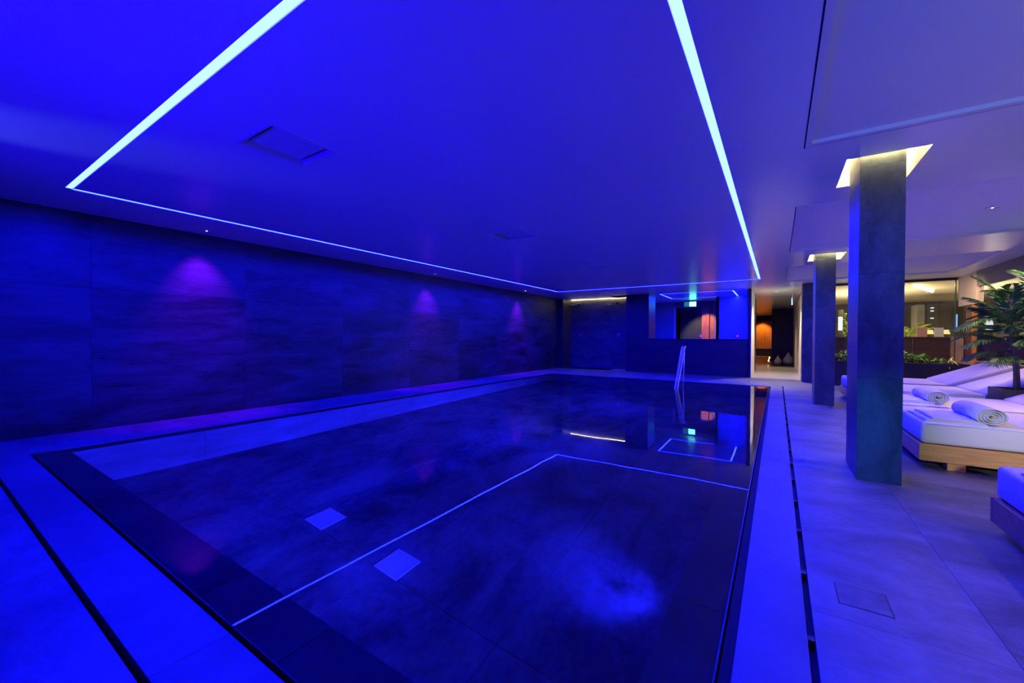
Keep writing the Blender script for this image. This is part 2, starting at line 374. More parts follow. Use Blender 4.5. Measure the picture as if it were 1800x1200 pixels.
# access hatch in the deck
t = thing('access_hatch', 'small square stone-faced access hatch set in the deck beside the pool slot', 'hatch', (.34, 2.44, 0))
mb = MB(); mb.box(.25, .43, 2.35, 2.53, .0, .0015); obj('cover_plate', mb, 'deck', t)
mb = MB()
for r in ((.244, .436, 2.344, 2.35), (.244, .436, 2.53, 2.536), (.244, .25, 2.35, 2.53), (.43, .436, 2.35, 2.53)): mb.box(r[0], r[1], r[2], r[3], 0, .0012)
obj('rim', mb, 'dark_metal', t)

# ------------------------------------------------------------------ pool
pool = thing('swimming_pool', 'long rectangular indoor pool lined with dark slate, lit blue', 'pool', ((BX0 + BX1) / 2, (BY0 + BY1) / 2, -DEPTH))
nx, ny = 5, 9
dx, dy = (BX1 - BX0) / nx, (BY1 - BY0) / ny
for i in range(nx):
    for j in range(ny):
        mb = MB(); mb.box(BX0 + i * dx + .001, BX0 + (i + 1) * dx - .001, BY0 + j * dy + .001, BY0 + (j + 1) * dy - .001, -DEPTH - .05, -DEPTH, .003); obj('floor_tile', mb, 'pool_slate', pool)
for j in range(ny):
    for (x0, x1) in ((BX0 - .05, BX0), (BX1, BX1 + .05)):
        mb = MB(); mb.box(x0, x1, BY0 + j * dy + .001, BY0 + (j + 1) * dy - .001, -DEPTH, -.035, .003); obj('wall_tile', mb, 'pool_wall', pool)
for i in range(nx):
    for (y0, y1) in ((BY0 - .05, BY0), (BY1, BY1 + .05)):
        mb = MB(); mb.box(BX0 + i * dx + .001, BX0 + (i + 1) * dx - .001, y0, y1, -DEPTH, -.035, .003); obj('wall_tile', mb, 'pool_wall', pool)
# wet rim: slabs just under the surface, their unlit look put into a darker slate
def rim(a, b, c, d):
    mb = MB(); mb.box(a, b, c, d, -.09, -.030, .003); obj('rim_slab', mb, 'unlit_rim_slate', pool)
for j in range(ny):
    ya, yb = PY0 + (PY1 - PY0) * j / ny, PY0 + (PY1 - PY0) * (j + 1) / ny
    rim(PX0, BX0, ya + J, yb - J); rim(BX1, PX1, ya + J, yb - J)
for i in range(nx):
    xa, xb = BX0 + dx * i, BX0 + dx * (i + 1)
    rim(xa + J, xb - J, PY0, BY0); rim(xa + J, xb - J, BY1, PY1)
mb = MB(); mb.box(BX0 - .3, BX1 + .3, BY0 - .3, BY1 + .3, -DEPTH - .12, -DEPTH - .055); obj('shell', mb, 'black', pool)
mb = MB()
for r in ((BX0 - .2, BX0 - .052, BY0 - .3, BY1 + .3), (BX1 + .052, BX1 + .2, BY0 - .3, BY1 + .3), (BX0 - .05, BX1 + .05, BY0 - .2, BY0 - .052), (BX0 - .05, BX1 + .05, BY1 + .052, BY1 + .2)): mb.box(r[0], r[1], r[2], r[3], -DEPTH - .05, -.095)
obj('shell_wall', mb, 'black', pool)
# water surface
mb = MB(); mb.quad((PX0, PY0, -.008), (PX1, PY0, -.008), (PX1, PY1, -.008), (PX0, PY1, -.008))
wo = obj('pool_water', mb, 'water', recalc=False); tag(wo, 'still mirror-like blue water filling the pool to its rim', 'water', kind='stuff')
# steel lip of the overflow edge
mb = MB()
for r in ((PX1, PX1 + .006, PY0 - .006, PY1), (PX0, PX1, PY0 - .006, PY0)): mb.box(r[0], r[1], r[2], r[3], -.03, -.006)
obj('overflow_lip', mb, 'dark_metal', pool)
# grates on the pool floor
def grate(cx, cy, label):
    s = .135
    t = thing('pool_grate', label, 'grate', (cx, cy, -DEPTH), 'drain grates on the pool floor')
    mb = MB()
    for r in ((-s, s, -s, -s + .02), (-s, s, s - .02, s), (-s, -s + .02, -s + .02, s - .02), (s - .02, s, -s + .02, s - .02)): mb.box(*r, 0, .012)
    obj('frame', mb, 'grate', t, local=True)
    k0 = MB(); k0.box(-.0045, .0045, -s + .02, s - .02, .002, .011); b0 = obj('bar', k0, 'grate', t, local=True); b0.location = (-s + .03, 0, 0)
    for k in range(1, 15):
        b = b0.copy(); C.objects.link(b); b.location = (-s + .03 + k * .015, 0, 0)
    mb = MB()
    for k in range(8): mb.box(-s + .02, s - .02, -s + .045 + k * .026 - .003, -s + .045 + k * .026 + .003, .002, .009)
    tag(obj('cross_bars', mb, 'grate', t, local=True), kind='stuff')
    mb = MB(); mb.box(-s + .02, s - .02, -s + .02, s - .02, 0.0005, .0015); obj('pan', mb, 'black', t, local=True)
grate(-3.71, 2.32, 'square pale grate on the pool floor nearer the stone wall')
grate(-2.66, 2.31, 'square pale grate on the pool floor nearer the middle of the pool')
# underwater lights
ll = ['low underwater light near the floor in the lounge-side pool wall', 'underwater light halfway along the lounge-side pool wall', 'underwater light near the handrail end of the lounge-side pool wall', 'underwater light high in the lounge-side pool wall beside the near corner']
for (y, z, e, zt, sz), lab in zip(((3.12, -1.02, 300, -4.4, 1.2), (5.6, -.55, 2600, -.60, 1.25), (8.4, -.55, 2600, -.60, 1.25), (2.0, -.50, 2200, -.55, 1.2)), ll):
    t = thing('underwater_light', lab, 'light', (BX1, y, z))
    mb = MB(); mb.tube([(BX1 + .01, y, z), (BX1 - .02, y, z)], .09, 16); obj('bezel', mb, 'steel', t)
    light('pool_beam', 'SPOT', (BX1 - .035, y, z), e, POOL_COL, (BX0, y - .2, zt), spot_size=sz, spot_blend=1.0, shadow_soft_size=.05)

# ------------------------------------------------------------------ walls
mb = MB(); mb.box(WX - .12, WX - .03, NY, FY + 1, -.05, H + .2); wl = struct('wall_left', mb, 'black')
ys = [1.367 + 1.765 * k for k in range(-2, 9)]
for a, b in zip(ys, ys[1:]):
    for c, d in ((0, .893), (.893, 1.79), (1.79, H)):
        mb = MB(); mb.box(WX - .03, WX, a + J, min(b, FY + .8) - J, c + J, d - J, .0008); obj('stone_panel', mb, 'wall_slate', wl)
mb = MB(); mb.box(WX - .1, 8.5, NY - .1, NY, -.05, H + .2); struct('wall_near', mb, 'far_slate')
# far wall with shower niche, pier, half-height wall and door opening
SX0, SX1, SY = -7.03, -4.53, 15.12
mb = MB()
mb.box(WX, SX0, FY, FY + .9, -.05, H); struct('wall_far', mb, 'far_slate')
mb = MB(); mb.box(SX0, SX1, SY, SY + .1, -.05, H + .3); wf = struct('wall_far', mb, 'far_slate')
mb = MB(); mb.box(SX1, -3.74, FY, FY + .9, -.05, H); struct('wall_far', mb, 'far_slate')
mb = MB(); mb.box(-3.74, -.69, FY + .02, FY + .14, -.05, 1.12); wh = struct('wall_far', mb, 'far_slate')
for k in range(3):
    a = SX0 + (SX1 - SX0) * k / 3; b = SX0 + (SX1 - SX0) * (k + 1) / 3
    for c, d in ((0, .893), (.893, 1.79), (1.79, H)):
        mb = MB(); mb.box(a + J, b - J, SY - .03, SY, c + J, d - J, .0008); obj('stone_panel', mb, 'niche_slate', wf)
for k in range(3):
    a = -3.74 + 3.0 * k / 3; b = a + 1.0
    mb = MB(); mb.box(a + (J if k else 0), b - J, FY, FY + .16, 0, 1.14, .001); obj('stone_panel', mb, 'far_slate', wh)
mb = MB(); mb.box(-.76, -.68, FY, FY + .16, 0, H); obj('slim_pier', mb, 'far_slate', wh)
# shower cove
t = thing('shower_cove_light', 'warm linear cove light along the top of the shower niche', 'light', ((SX0 + SX1) / 2, SY - .06, H - .08))
mb = MB(); mb.box(SX0 + .02, SX1 - .02, SY - .062, SY - .034, H - .014, H - .004); obj('strip', mb, 'shower_cove', t)
mb = MB(); mb.box(SX0 + .01, SX1 - .01, SY - .066, SY - .063, H - .016, H - .001); obj('profile', mb, 'dark_metal', t)
def shower(x, label):
    t = thing('shower', label, 'shower', (x, SY - .03, 0), 'rain showers in the niche')
    mb = MB(); mb.tube([(x, SY - .03, 2.50), (x, SY - .22, 2.50), (x, SY - .30, 2.485), (x, SY - .33, 2.45)], .013, 10); obj('arm', mb, 'dark_metal', t)
    mb = MB(); mb.lathe([(.012, 2.46), (.05, 2.445), (.11, 2.432), (.11, 2.422), (.02, 2.420)], x, SY - .33); obj('shower_head', mb, 'dark_metal', t)
    mb = MB(); mb.tube([(x + .22, SY - .03, 2.52), (x + .22, SY - .10, 2.52), (x + .22, SY - .13, 2.49)], [.03, .03, .05], 10); obj('side_jet', mb, 'dark_metal', t)
    mb = MB(); mb.tube([(x + .25, SY - .03, 1.31), (x + .25, SY - .045, 1.31)], .075, 20); k = obj('control_plate', mb, 'steel', t)
    mb = MB(); mb.tube([(x + .25, SY - .045, 1.31), (x + .25, SY - .10, 1.31)], .026, 14); obj('knob', mb, 'steel', k)
shower(-6.87, 'dark rain shower beside the long stone wall'); shower(-5.30, 'dark rain shower nearer the pier with the window wall')
# window over the half wall
wn = MB(); wn.box(-3.74, -.76, FY + .05, FY + .09, 1.14, 1.17); win = struct('window_1', wn, 'dark_metal')
for k in range(2):
    a = -3.74 + 1.49 * k; mb = MB(); mb.quad((a + .003, FY + .07, 1.17), (a + 1.487, FY + .07, 1.17), (a + 1.487, FY + .07, H), (a + .003, FY + .07, H)); obj('pane', mb, 'glass', win)
# whirlpool room beyond
mb = MB(); mb.box(-5.0, -4.9, 15.3, 18.4, 0, H); struct('wall_left', mb, 'blue_plaster')
BW = 18.3
mb = MB(); mb.box(-5.0, -3.66, BW, BW + .1, 0, H); struct('wall_far', mb, 'blue_plaster')
mb = MB(); mb.box(-2.16, -.70, BW, BW + .1, 0, H); struct('wall_far', mb, 'blue_plaster')
mb = MB(); mb.box(-3.66, -2.16, BW, BW + .1, 2.46, H); struct('wall_far', mb, 'grey_wall')
mb = MB(); mb.box(-.80, -.69, 14.51, 16.6, 0, H); struct('wall_right', mb, 'cream')
mb = MB(); mb.box(-3.9, -2.0, 20.6, 20.7, 0, H); struct('wall_far', mb, 'grey_wall')
mb = MB(); mb.box(-3.72, -3.64, BW - .02, BW + .12, 0, 2.46); dd = struct('door_2', mb, 'cream')
mb = MB(); mb.box(-2.62, -2.34, BW - .03, BW + .1, 0, 2.46); obj('jamb', mb, 'orange_wood', dd)
mb = MB(); mb.box(-2.30, -2.16, BW - .03, BW + .1, 0, 2.46); obj('jamb', mb, 'orange_wood', dd)
light('door_spot', 'SPOT', (-3.0, 19.2, 2.6), 60, (1.0, .8, .62), (-2.7, 20.6, .9), spot_size=1.3, spot_blend=.5, shadow_soft_size=.05)
light('jamb_spot', 'SPOT', (-2.4, 17.3, 2.6), 150, (1.0, .50, .22), (-2.4, 18.3, 1.5), spot_size=.9, spot_blend=.6, shadow_soft_size=.05)
def exit_sign(x, y, label, along='X', wd=.46):
    t = thing('exit_sign', label, 'sign', (x, y, 2.56))
    h = .10
    if along == 'X':
        mb = MB(); mb.box(x - wd / 2, x + wd / 2, y - .025, y + .025, 2.56 - h, 2.56 + h, .006); obj('housing', mb, 'white_metal', t)
        mb = MB(); mb.box(x - wd / 2 + .012, x - .03, y - .03, y - .026, 2.56 - h + .012, 2.56 + h - .012); obj('dim_panel', mb, 'exit_dim', t)
        mb = MB(); mb.box(x - .02, x + wd / 2 - .012, y - .03, y - .026, 2.56 - h + .012, 2.56 + h - .012); obj('lit_panel', mb, 'exit_green', t)
        mb = MB(); mb.box(x - wd / 2 + .03, x - .05, y - .0325, y - .0305, 2.555, 2.565); obj('pictogram', mb, 'white_metal', t)
        mb = MB(); mb.tube([(x, y, 2.56 + h), (x, y, H)], .008, 8); obj('hanger', mb, 'steel', t)
    else:
        mb = MB(); mb.box(x - .012, x + .012, y - wd / 2, y + wd / 2, 2.36 - h, 2.36 + h, .004); obj('housing', mb, 'white_metal', t)
        mb = MB(); mb.box(x - .017, x - .013, y - wd / 2 + .01, y + wd / 2 - .01, 2.36 - h + .01, 2.36 + h - .01); obj('lit_panel', mb, 'exit_green', t)
        mb = MB(); mb.tube([(x, y, 2.46), (x, y, H)], .006, 8); obj('hanger', mb, 'steel', t)
exit_sign(-2.95, 17.6, 'glowing green emergency exit sign behind the waist-high window wall')
exit_sign(.385, 15.5, 'glowing green exit sign hung edge-on inside the lit doorway', 'Y', .30)
# door opening and corridor
mb = MB(); mb.box(-.69, -.67, FY, 16.6, 0, 2.62); d1 = struct('door_1', mb, 'cream')
mb = MB(); mb.box(.61, .63, FY, 20.4, 0, 2.56); obj('jamb', mb, 'cream', d1)
mb = MB(); mb.box(.63, .86, 14.4, 24, 0, H); struct('wall_right', mb, 'cream')
mb = MB(); mb.box(-1.9, -1.8, 16.6, 33, 0, H); struct('wall_left', mb, 'red_wood')
mb = MB(); mb.box(-1.9, -.70, 16.6, 16.7, 0, H); struct('wall_near', mb, 'cream')
mb = MB(); mb.box(-.25, .70, 25, 25.1, 0, H); struct('wall_far', mb, 'planter')
mb = MB(); mb.box(-1.9, 1.0, 32.0, 32.1, 0, H); wo2 = struct('wall_far', mb, 'planter')
for k in range(3):
    mb = MB(); a = -1.8 + .55 * k; mb.box(a + .003, a + .547, 31.97, 32, .50, 2.35, .003); obj('wood_panel', mb, 'orange_wood', wo2)
light('corridor_wash', 'SPOT', (-.85, 31.2, 2.62), 200, (1.0, .50, .13), (-.85, 32, 1.0), spot_size=1.3, spot_blend=.7, shadow_soft_size=.05)
for k, (y, x) in enumerate(((26.5, -1.03), (29.5, -1.02), (31.4, -1.0))):
    downlight(x, y, ['recessed corridor downlight nearest the doorway, seen down the passage', 'recessed corridor downlight in the middle of the passage', 'recessed corridor downlight right before the orange wood wall'][k], 'corridor downlights', r=.06)
downlight(-.05, 15.86, 'bright recessed downlight just inside the doorway beside the exit sign', None)
light('threshold_spot', 'SPOT', (-.05, 15.4, H - .03), 330, (1.0, .82, .60), (-.03, 15.1, 0), spot_size=2.0, spot_blend=.6, shadow_soft_size=.05)
light('corridor_spot', 'SPOT', (-.8, 19.5, H - .03), 160, (1.0, .76, .48), (-.8, 19.5, 0), spot_size=2.1, spot_blend=.8, shadow_soft_size=.05)
# vases and candles in the corridor
def vase(x, y, s, label):
    t = thing('drop_vase', label, 'vase', (x, y, 0), 'teardrop vases in the corridor')
    mb = MB(); mb.lathe([(.05 * s, 0), (.15 * s, .06 * s), (.18 * s, .15 * s), (.15 * s, .26 * s), (.08 * s, .37 * s), (.035 * s, .45 * s), (.025 * s, .48 * s)], n=20); obj('body', mb, 'ceramic', t, local=True)
    mb = MB(); mb.lathe([(.03 * s, .48 * s), (.034 * s, .495 * s), (.02 * s, .50 * s)], n=14); obj('lip', mb, 'ceramic', t, local=True)
vase(.03, 22.0, .85, 'smaller teardrop-shaped vase on the dark corridor floor'); vase(.42, 22.2, 1.15, 'larger teardrop-shaped vase on the dark corridor floor by the wall')
light('vase_spot', 'SPOT', (.2, 21.0, 2.5), 5, (1.0, .7, .5), (.25, 22.2, .2), spot_size=.7, spot_blend=.6, shadow_soft_size=.04)
for k, (x, y, lab) in enumerate(((-.33, 22.2, 'lit candle in a glass holder on the corridor floor, nearer one'), (-.34, 25.2, 'lit candle in a glass holder on the corridor floor, farther one'))):
    t = thing('candle', lab, 'candle', (x, y, 0), 'candles on the corridor floor')
    mb = MB(); mb.lathe([(.05, 0), (.055, .01), (.055, .10), (.045, .10), (.045, .09)], n=16); obj('holder', mb, 'ceramic', t, local=True)
    mb = MB(); mb.lathe([(.035, .05), (.035, .13), (.005, .132)], n=14); obj('wax', mb, 'candle_wax', t, local=True)
    mb = MB(); mb.lathe([(.006, .132), (.026, .16), (.018, .20), (.003, .24)], n=10); obj('flame', mb, 'flame', t, local=True)

# ------------------------------------------------------------------ columns
cl = ['tall dark slate-clad column nearest the viewer, its top in a glowing ceiling well', 'second slate-clad column, farther along between pool and loungers', 'third slate-clad column standing against the doorway to the corridor']
for y, lab in zip(COLS, cl):
    t = thing('column', lab, 'column', (.715, y + .33, 0), 'slate columns between pool and loungers')
    x0, x1, y0, y1 = .572, .86, y, y + .60
    mb = MB(); mb.box(x0 + .012, x1 - .012, y0 + .012, y1 - .012, 0, H + .33 if y < 13 else H); obj('core', mb, 'black', t)
    zs = [0, .875, 1.75, 2.645, H + .33 if y < 13 else H]
    for a, b in zip(zs, zs[1:]):
        mb = MB(); mb.box(x0, x1, y0, y1, a + J, b - J, .0008); obj('stone_course', mb, 'column_slate', t)

# ------------------------------------------------------------------ pool handrail
t = thing('pool_handrail', 'slanted stainless steel handrail leading down into the far end of the pool', 'handrail', (-2.0, 10.9, 0))
hx = -2.0
mb = MB()
pts = [(hx, 10.02, -.35), (hx, 10.12, -.05), (hx, 10.95, .90), (hx, 11.02, .955), (hx, 11.12, .97), (hx, 11.2, .97)]
for dxo in (-.028, .028): mb.tube([(p[0] + dxo, p[1], p[2]) for p in pts], .024, 10)
obj('rail', mb, 'steel', t)
mb = MB(); mb.tube([(hx, 11.16, .96), (hx + .02, 11.0, .5), (hx + .03, 10.85, 0), (hx + .03, 10.82, -.4)], .016, 10); obj('post', mb, 'steel', t)
mb = MB(); mb.tube([(hx, 10.40, .27), (hx + .02, 10.93, .27)], .012, 8); obj('cross_bar', mb, 'steel', t)
mb = MB(); mb.lathe([(.05, -.03), (.05, -.015), (.02, -.012)], hx + .03, 10.85); obj('flange', mb, 'steel', t)

# ------------------------------------------------------------------ loungers
LW, LX = 1.2, 1.12
def rounded(mb, x0, x1, y0, y1, z0, z1, b=.035, seg=3):
    t = bmesh.new(); v = [t.verts.new((x, y, z)) for x in (x0, x1) for y in (y0, y1) for z in (z0, z1)]
    for f in ((0, 1, 3, 2), (4, 6, 7, 5), (0, 4, 5, 1), (2, 3, 7, 6), (0, 2, 6, 4), (1, 5, 7, 3)): t.faces.new([v[i] for i in f])
    bmesh.ops.bevel(t, geom=list(t.edges), offset=b, segments=seg, profile=.5, affect='EDGES')
    for f in t.faces: f.smooth = True
    return t
def make_lounger():
    t = thing('sun_lounger', 'wide low wooden sun lounger', 'sun lounger', (0, 0, 0), 'wide loungers beside the pool')
    L = 2.12
    for (a, b, c, d) in ((0, L, 0, .035), (0, L, LW - .035, LW), (0, .035, .035, LW - .035), (L - .035, L, .035, LW - .035)):
        mb = MB(); mb.box(a, b, c, d, .07, .225, .004); obj('frame_board', mb, 'lounger_wood', t, local=True)
    mb = MB(); mb.box(.035, L - .035, .035, LW - .035, .18, .20); obj('base_board', mb, 'lounger_wood', t, local=True)
    for x in (.19, 1.72):
        for y in (.02, LW - .14):
            mb = MB(); mb.box(x, x + .12, y, y + .12, 0, .07, .003); obj('foot', mb, 'lounger_wood', t, local=True)
    mb = MB(); mb.merge(rounded(mb, .015, 1.33, .012, LW - .012, .226, .43)); m1 = obj('seat_mattress', mb, 'mattress', t, local=True)
    for y in (.014, LW - .014):
        mb = MB(); mb.tube([(.05, y, .415), (1.3, y, .415)], .005, 6); obj('piping', mb, 'mattress', m1, local=True)
    # raised backrest: rotate about the hinge
    rot = Matrix.Translation((1.345, 0, .30)) @ Matrix.Rotation(-math.radians(24), 4, 'Y')
    mb = MB(); mb.merge(rounded(mb, 0, .86, .012, LW - .012, 0, .15), rot); obj('back_mattress', mb, 'mattress', t, local=True)
    mb = MB(); b = bmesh.new(); q = MB(); q.box(0, .84, .06, LW - .06, -.035, -.008); mb.merge(q.bm, rot); obj('backrest_board', mb, 'lounger_wood', t, local=True)
    for y in (.12, LW - .16):
        mb = MB(); mb.tube([(1.98, y, .20), (1.90, y, .51)], .014, 8); obj('support_strut', mb, 'steel', t, local=True)
    return t
spots = [(2.54, 'wide wooden lounger nearest the viewer, only its foot end in view'),
         (5.25, 'wide wooden lounger just behind the nearest column, honey-coloured frame facing us'),
         (6.60, 'wide wooden lounger with rolled towel, third from the viewer, next to the palm planter'),
         (8.27, 'wide lounger with raised backrest partly hidden by the palm planter'),
         (9.80, 'wide lounger with raised backrest, last of the row before the planting trough')]
lg = make_lounger()
for k, (y, lab) in enumerate(spots):
    if k == 0: lg.location = (LX, y, 0); lg['label'] = lab
    else: dup(lg, (LX, y, 0), lab)
def make_towel():
    t = thing('towel', 'pale towel', 'towel', (0, 0, 0), 'towels laid ready on the loungers')
    # flat folded part: two layers, slightly wavy
    def sheet(x0, x1, y0, y1, z, th, nx=14, ny=12, amp=.004, ph=0):
        mb = MB(); top = []; bot = []
        for i in range(nx + 1):
            a, b = [], []
            for j in range(ny + 1):
                x = x0 + (x1 - x0) * i / nx; y = y0 + (y1 - y0) * j / ny
                wv = amp * (math.sin(x * 23 + ph) + math.sin(y * 17 + x * 9 + ph))
                e = .55 if (i in (0, nx) or j in (0, ny)) else 1
                a.append(mb.bm.verts.new((x, y, z + th * e + wv + amp * 2))); b.append(mb.bm.verts.new((x, y, z)))
            top.append(a); bot.append(b)
        for i in range(nx):
            for j in range(ny):
                f = mb.bm.faces.new((top[i][j], top[i + 1][j], top[i + 1][j + 1], top[i][j + 1])); f.smooth = True
                mb.bm.faces.new((bot[i][j], bot[i][j + 1], bot[i + 1][j + 1], bot[i + 1][j]))
        for i in range(nx):
            mb.bm.faces.new((top[i][0], bot[i][0], bot[i + 1][0], top[i + 1][0])); mb.bm.faces.new((top[i][ny], top[i + 1][ny], bot[i + 1][ny], bot[i][ny]))
        for j in range(ny):
            mb.bm.faces.new((top[0][j], top[0][j + 1], bot[0][j + 1], bot[0][j])); mb.bm.faces.new((top[nx][j], bot[nx][j], bot[nx][j + 1], top[nx][j + 1]))
        return mb
    obj('lower_fold', sheet(0, .40, 0, .62, 0, .012), 'towel', t, local=True)
    obj('upper_fold', sheet(.05, .40, .006, .60, .020, .012, ph=1.3), 'towel', t, local=True)
    # roll: spiral band extruded along Y
    prof = []; turns = 3.6; N = 90; th = .009
    for k in range(N + 1):
        a = 2 * PI * turns * k / N; r = .016 + .062 * k / N
        prof.append((r * math.cos(a) * 1.28, r * math.sin(a), r, a))
    mb = MB(); y0, y1 = 0.0, .62; cx, cz = .43, .082
    ring = []
    for (px_, pz, r, a) in prof:
        s = (r - th * .5) / r; u = (r + th * .5) / r
        ring.append([mb.bm.verts.new((cx + px_ * f, y + .006 * math.sin(3 * a), cz + pz * f)) for f in (s, u) for y in (y0, y1)])
    for A, B in zip(ring, ring[1:]):
        for (i, j) in ((0, 1), (3, 2), (2, 0), (1, 3)):
            f = mb.bm.faces.new((A[i], A[j], B[j], B[i])); f.smooth = True
    mb.bm.faces.new((ring[0][0], ring[0][2], ring[0][3], ring[0][1])); mb.bm.faces.new((ring[-1][0], ring[-1][1], ring[-1][3], ring[-1][2]))
    obj('roll', mb, 'towel', t, local=True)
    return t
tw = make_towel()
tsp = [((1.17, 5.31), 'pale folded towel with a rolled end on the lounger behind the nearest column'), ((1.16, 6.72), 'pale rolled towel on the lounger next to the palm planter'),
       ((1.16, 9.95), 'pale rolled towel seen between the two columns on the farthest lounger'), ((1.17, 2.90), 'pale towel on the lounger nearest the viewer')]
for k, ((x, y), lab) in enumerate(tsp):
    if k == 0: tw.location = (x, y, .428); tw['label'] = lab
    else: dup(tw, (x, y, .428), lab)

# ------------------------------------------------------------------ plants
def frond(L, droop, n=26, wid=.27, fan=.75, lw=.028):
    """one feather-shaped palm frond along +X, drooping; narrow folded leaflets on both sides of the rib"""
    mb = MB(); rib = []
    for k in range(n + 1):
        s = k / n; rib.append(Vector((L * s * (1 - .18 * droop * s), 0, L * (.42 * s - droop * s * s))))
    mb.tube(rib, [.006 * (1 - .7 * k / n) for k in range(n + 1)], 5)
    for k in range(4, n + 1):
        s = k / n; p = rib[k]; d = (rib[min(k + 1, n)] - rib[k - 1]).normalized()
        ll = wid * (math.sin(PI * min(1, .18 + .80 * s)) ** .7) * random.uniform(.85, 1.1)
        for sg in (-1, 1):
            side = Vector((0, sg, 0)); ang = fan * random.uniform(.8, 1.15)
            dir_ = (d * math.cos(ang) + side * math.sin(ang)).normalized(); up = dir_.cross(d * sg).normalized()
            if up.z < 0: up = -up
            mid = p + dir_ * ll * .45 + Vector((0, 0, -.03 * ll)); tip = p + dir_ * ll + Vector((0, 0, -.28 * ll))
            wv = d * lw * .5
            a = mb.bm.verts.new(p + up * .002); b1 = mb.bm.verts.new(mid + wv); b2 = mb.bm.verts.new(mid - wv); m_ = mb.bm.verts.new(mid + up * .006); c = mb.bm.verts.new(tip)
            for f in ((a, b1, m_), (a, m_, b2), (m_, b1, c), (m_, c, b2)): mb.bm.faces.new(f)
    return mb
px0, px1, py0, py1, pz = 2.42, 3.0, 7.80, 8.22, .56
palm = thing('potted_palm', 'tall green cane palm in a black cube planter standing between the loungers', 'plant', (2.70, 8.02, 0))
mb = MB()
for r in ((px0, px1, py0, py0 + .03), (px0, px1, py1 - .03, py1), (px0, px0 + .03, py0 + .03, py1 - .03), (px1 - .03, px1, py0 + .03, py1 - .03)): mb.box(r[0], r[1], r[2], r[3], 0, pz, .003)
pt = obj('planter', mb, 'planter', palm)
mb = MB(); mb.box(px0 + .03, px1 - .03, py0 + .03, py1 - .03, pz - .06, pz - .045); obj('soil', mb, 'soil', pt)
canes = [((2.58, 7.95), (2.50, 7.93, 1.62), 14), ((2.74, 8.02), (2.74, 8.03, 1.82), 16), ((2.66, 8.10), (2.60, 8.16, 1.48), 12), ((2.86, 7.98), (2.98, 7.92, 1.72), 13)]
for (bx, by), tip, nf in canes:
    mb = MB(); base = Vector((bx, by, pz - .05)); tp = Vector(tip); pts = [base.lerp(tp, s) + Vector((.02 * math.sin(s * 4), .015 * math.sin(s * 3), 0)) for s in [k / 9 for k in range(10)]]
    mb.tube(pts, [.017 - .006 * k / 9 + (.002 if k % 2 else 0) for k in range(10)], 8); obj('cane', mb, 'trunk', palm)
    for k in range(nf):
        az = 2.4 * k + random.uniform(-.3, .3); lev = k / (nf - 1)           # 0 top of the cane ... 1 lowest frond
        f = frond(random.uniform(.42, .66), random.uniform(.30, .60), wid=.20)
        o = obj('frond', f, 'leaf', palm, local=True, recalc=False)
        sp = base.lerp(tp, 1 - .45 * lev)
        o.location = sp - Vector(palm.location); o.rotation_euler = (0, -(1.05 - 1.15 * lev + random.uniform(-.2, .2)), az)
for (z, az, L) in ((.98, PI * 1.02, .55), (1.25, PI * .95, .66), (.93, PI * 1.25, .5), (1.40, PI * 1.10, .72), (1.05, -.3, .5), (1.3, 1.2, .6)):
    o = obj('frond', frond(L, .62), 'leaf', palm, local=True, recalc=False); o.location = (-.08, -.03, z); o.rotation_euler = (0, -.1, az)
# trough
tr = thing('planting_trough', 'long black planting trough along the glass partition behind the loungers', 'planter', (2.2, 13.45, 0))
tx0, tx1, ty0, ty1, tz = 1.0, 3.62, 13.2, 13.7, .635
mb = MB(); mb.box(tx0, tx1, ty0, ty0 + .03, 0, tz, .003); obj('front_panel', mb, 'planter', tr)
mb = MB(); mb.box(tx0, tx1, ty1 - .03, ty1, 0, tz, .003); obj('back_panel', mb, 'planter', tr)
for a in (tx0, tx1 - .03):
    mb = MB(); mb.box(a, a + .03, ty0 + .03, ty1 - .03, 0, tz, .003); obj('end_panel', mb, 'planter', tr)
mb = MB(); mb.box(tx0 + .03, tx1 - .03, ty0 + .03, ty1 - .03, tz - .06, tz - .04); obj('soil', mb, 'soil', tr)
def leaf_blob(n, rad, hgt, L, wd, rise=1.0):
    mb = MB()
    for _ in range(n):
        az = random.uniform(0, 2 * PI); rr = rad * math.sqrt(random.random()); z = hgt * random.uniform(.15, 1) * (1 - .45 * (rr / rad) ** 2)
        p = Vector((rr * math.cos(az), rr * math.sin(az), z)); az2 = az + random.uniform(-.9, .9); el = random.uniform(-.35, .75) * rise
        d = Vector((math.cos(az2) * math.cos(el), math.sin(az2) * math.cos(el), math.sin(el))); sd = Vector((-math.sin(az2), math.cos(az2), 0)); up = d.cross(sd)
        l = L * random.uniform(.7, 1.2); v = [mb.bm.verts.new(q) for q in (p, p + d * l * .45 + sd * wd, p + d * l * .5 - up * wd * .3, p + d * l * .45 - sd * wd, p + d * l - Vector((0, 0, l * .2)))]
        for f in ((0, 1, 2), (0, 2, 3), (1, 4, 2), (2, 4, 3)): mb.bm.faces.new([v[i] for i in f])
    return mb
def stems(n, rad, hgt):
    mb = MB()
    for k in range(n):
        az = 2 * PI * k / n + random.random(); mb.tube([(.02 * math.cos(az), .02 * math.sin(az), 0), (rad * .6 * math.cos(az), rad * .6 * math.sin(az), hgt * .8)], .005, 5)
    return mb
def bush(x, y, z, n, rad, hgt, L, wd, mat, label, group, stem_h=None, name='leafy_plant'):
    t = thing(name, label, 'plant', (x, y, z), group)
    obj('foliage', leaf_blob(n, rad, hgt, L, wd), mat, t, local=True, recalc=False)
    obj('stems', stems(6, rad, hgt), 'trunk', t, local=True)
    return t
tz_ = tz - .045
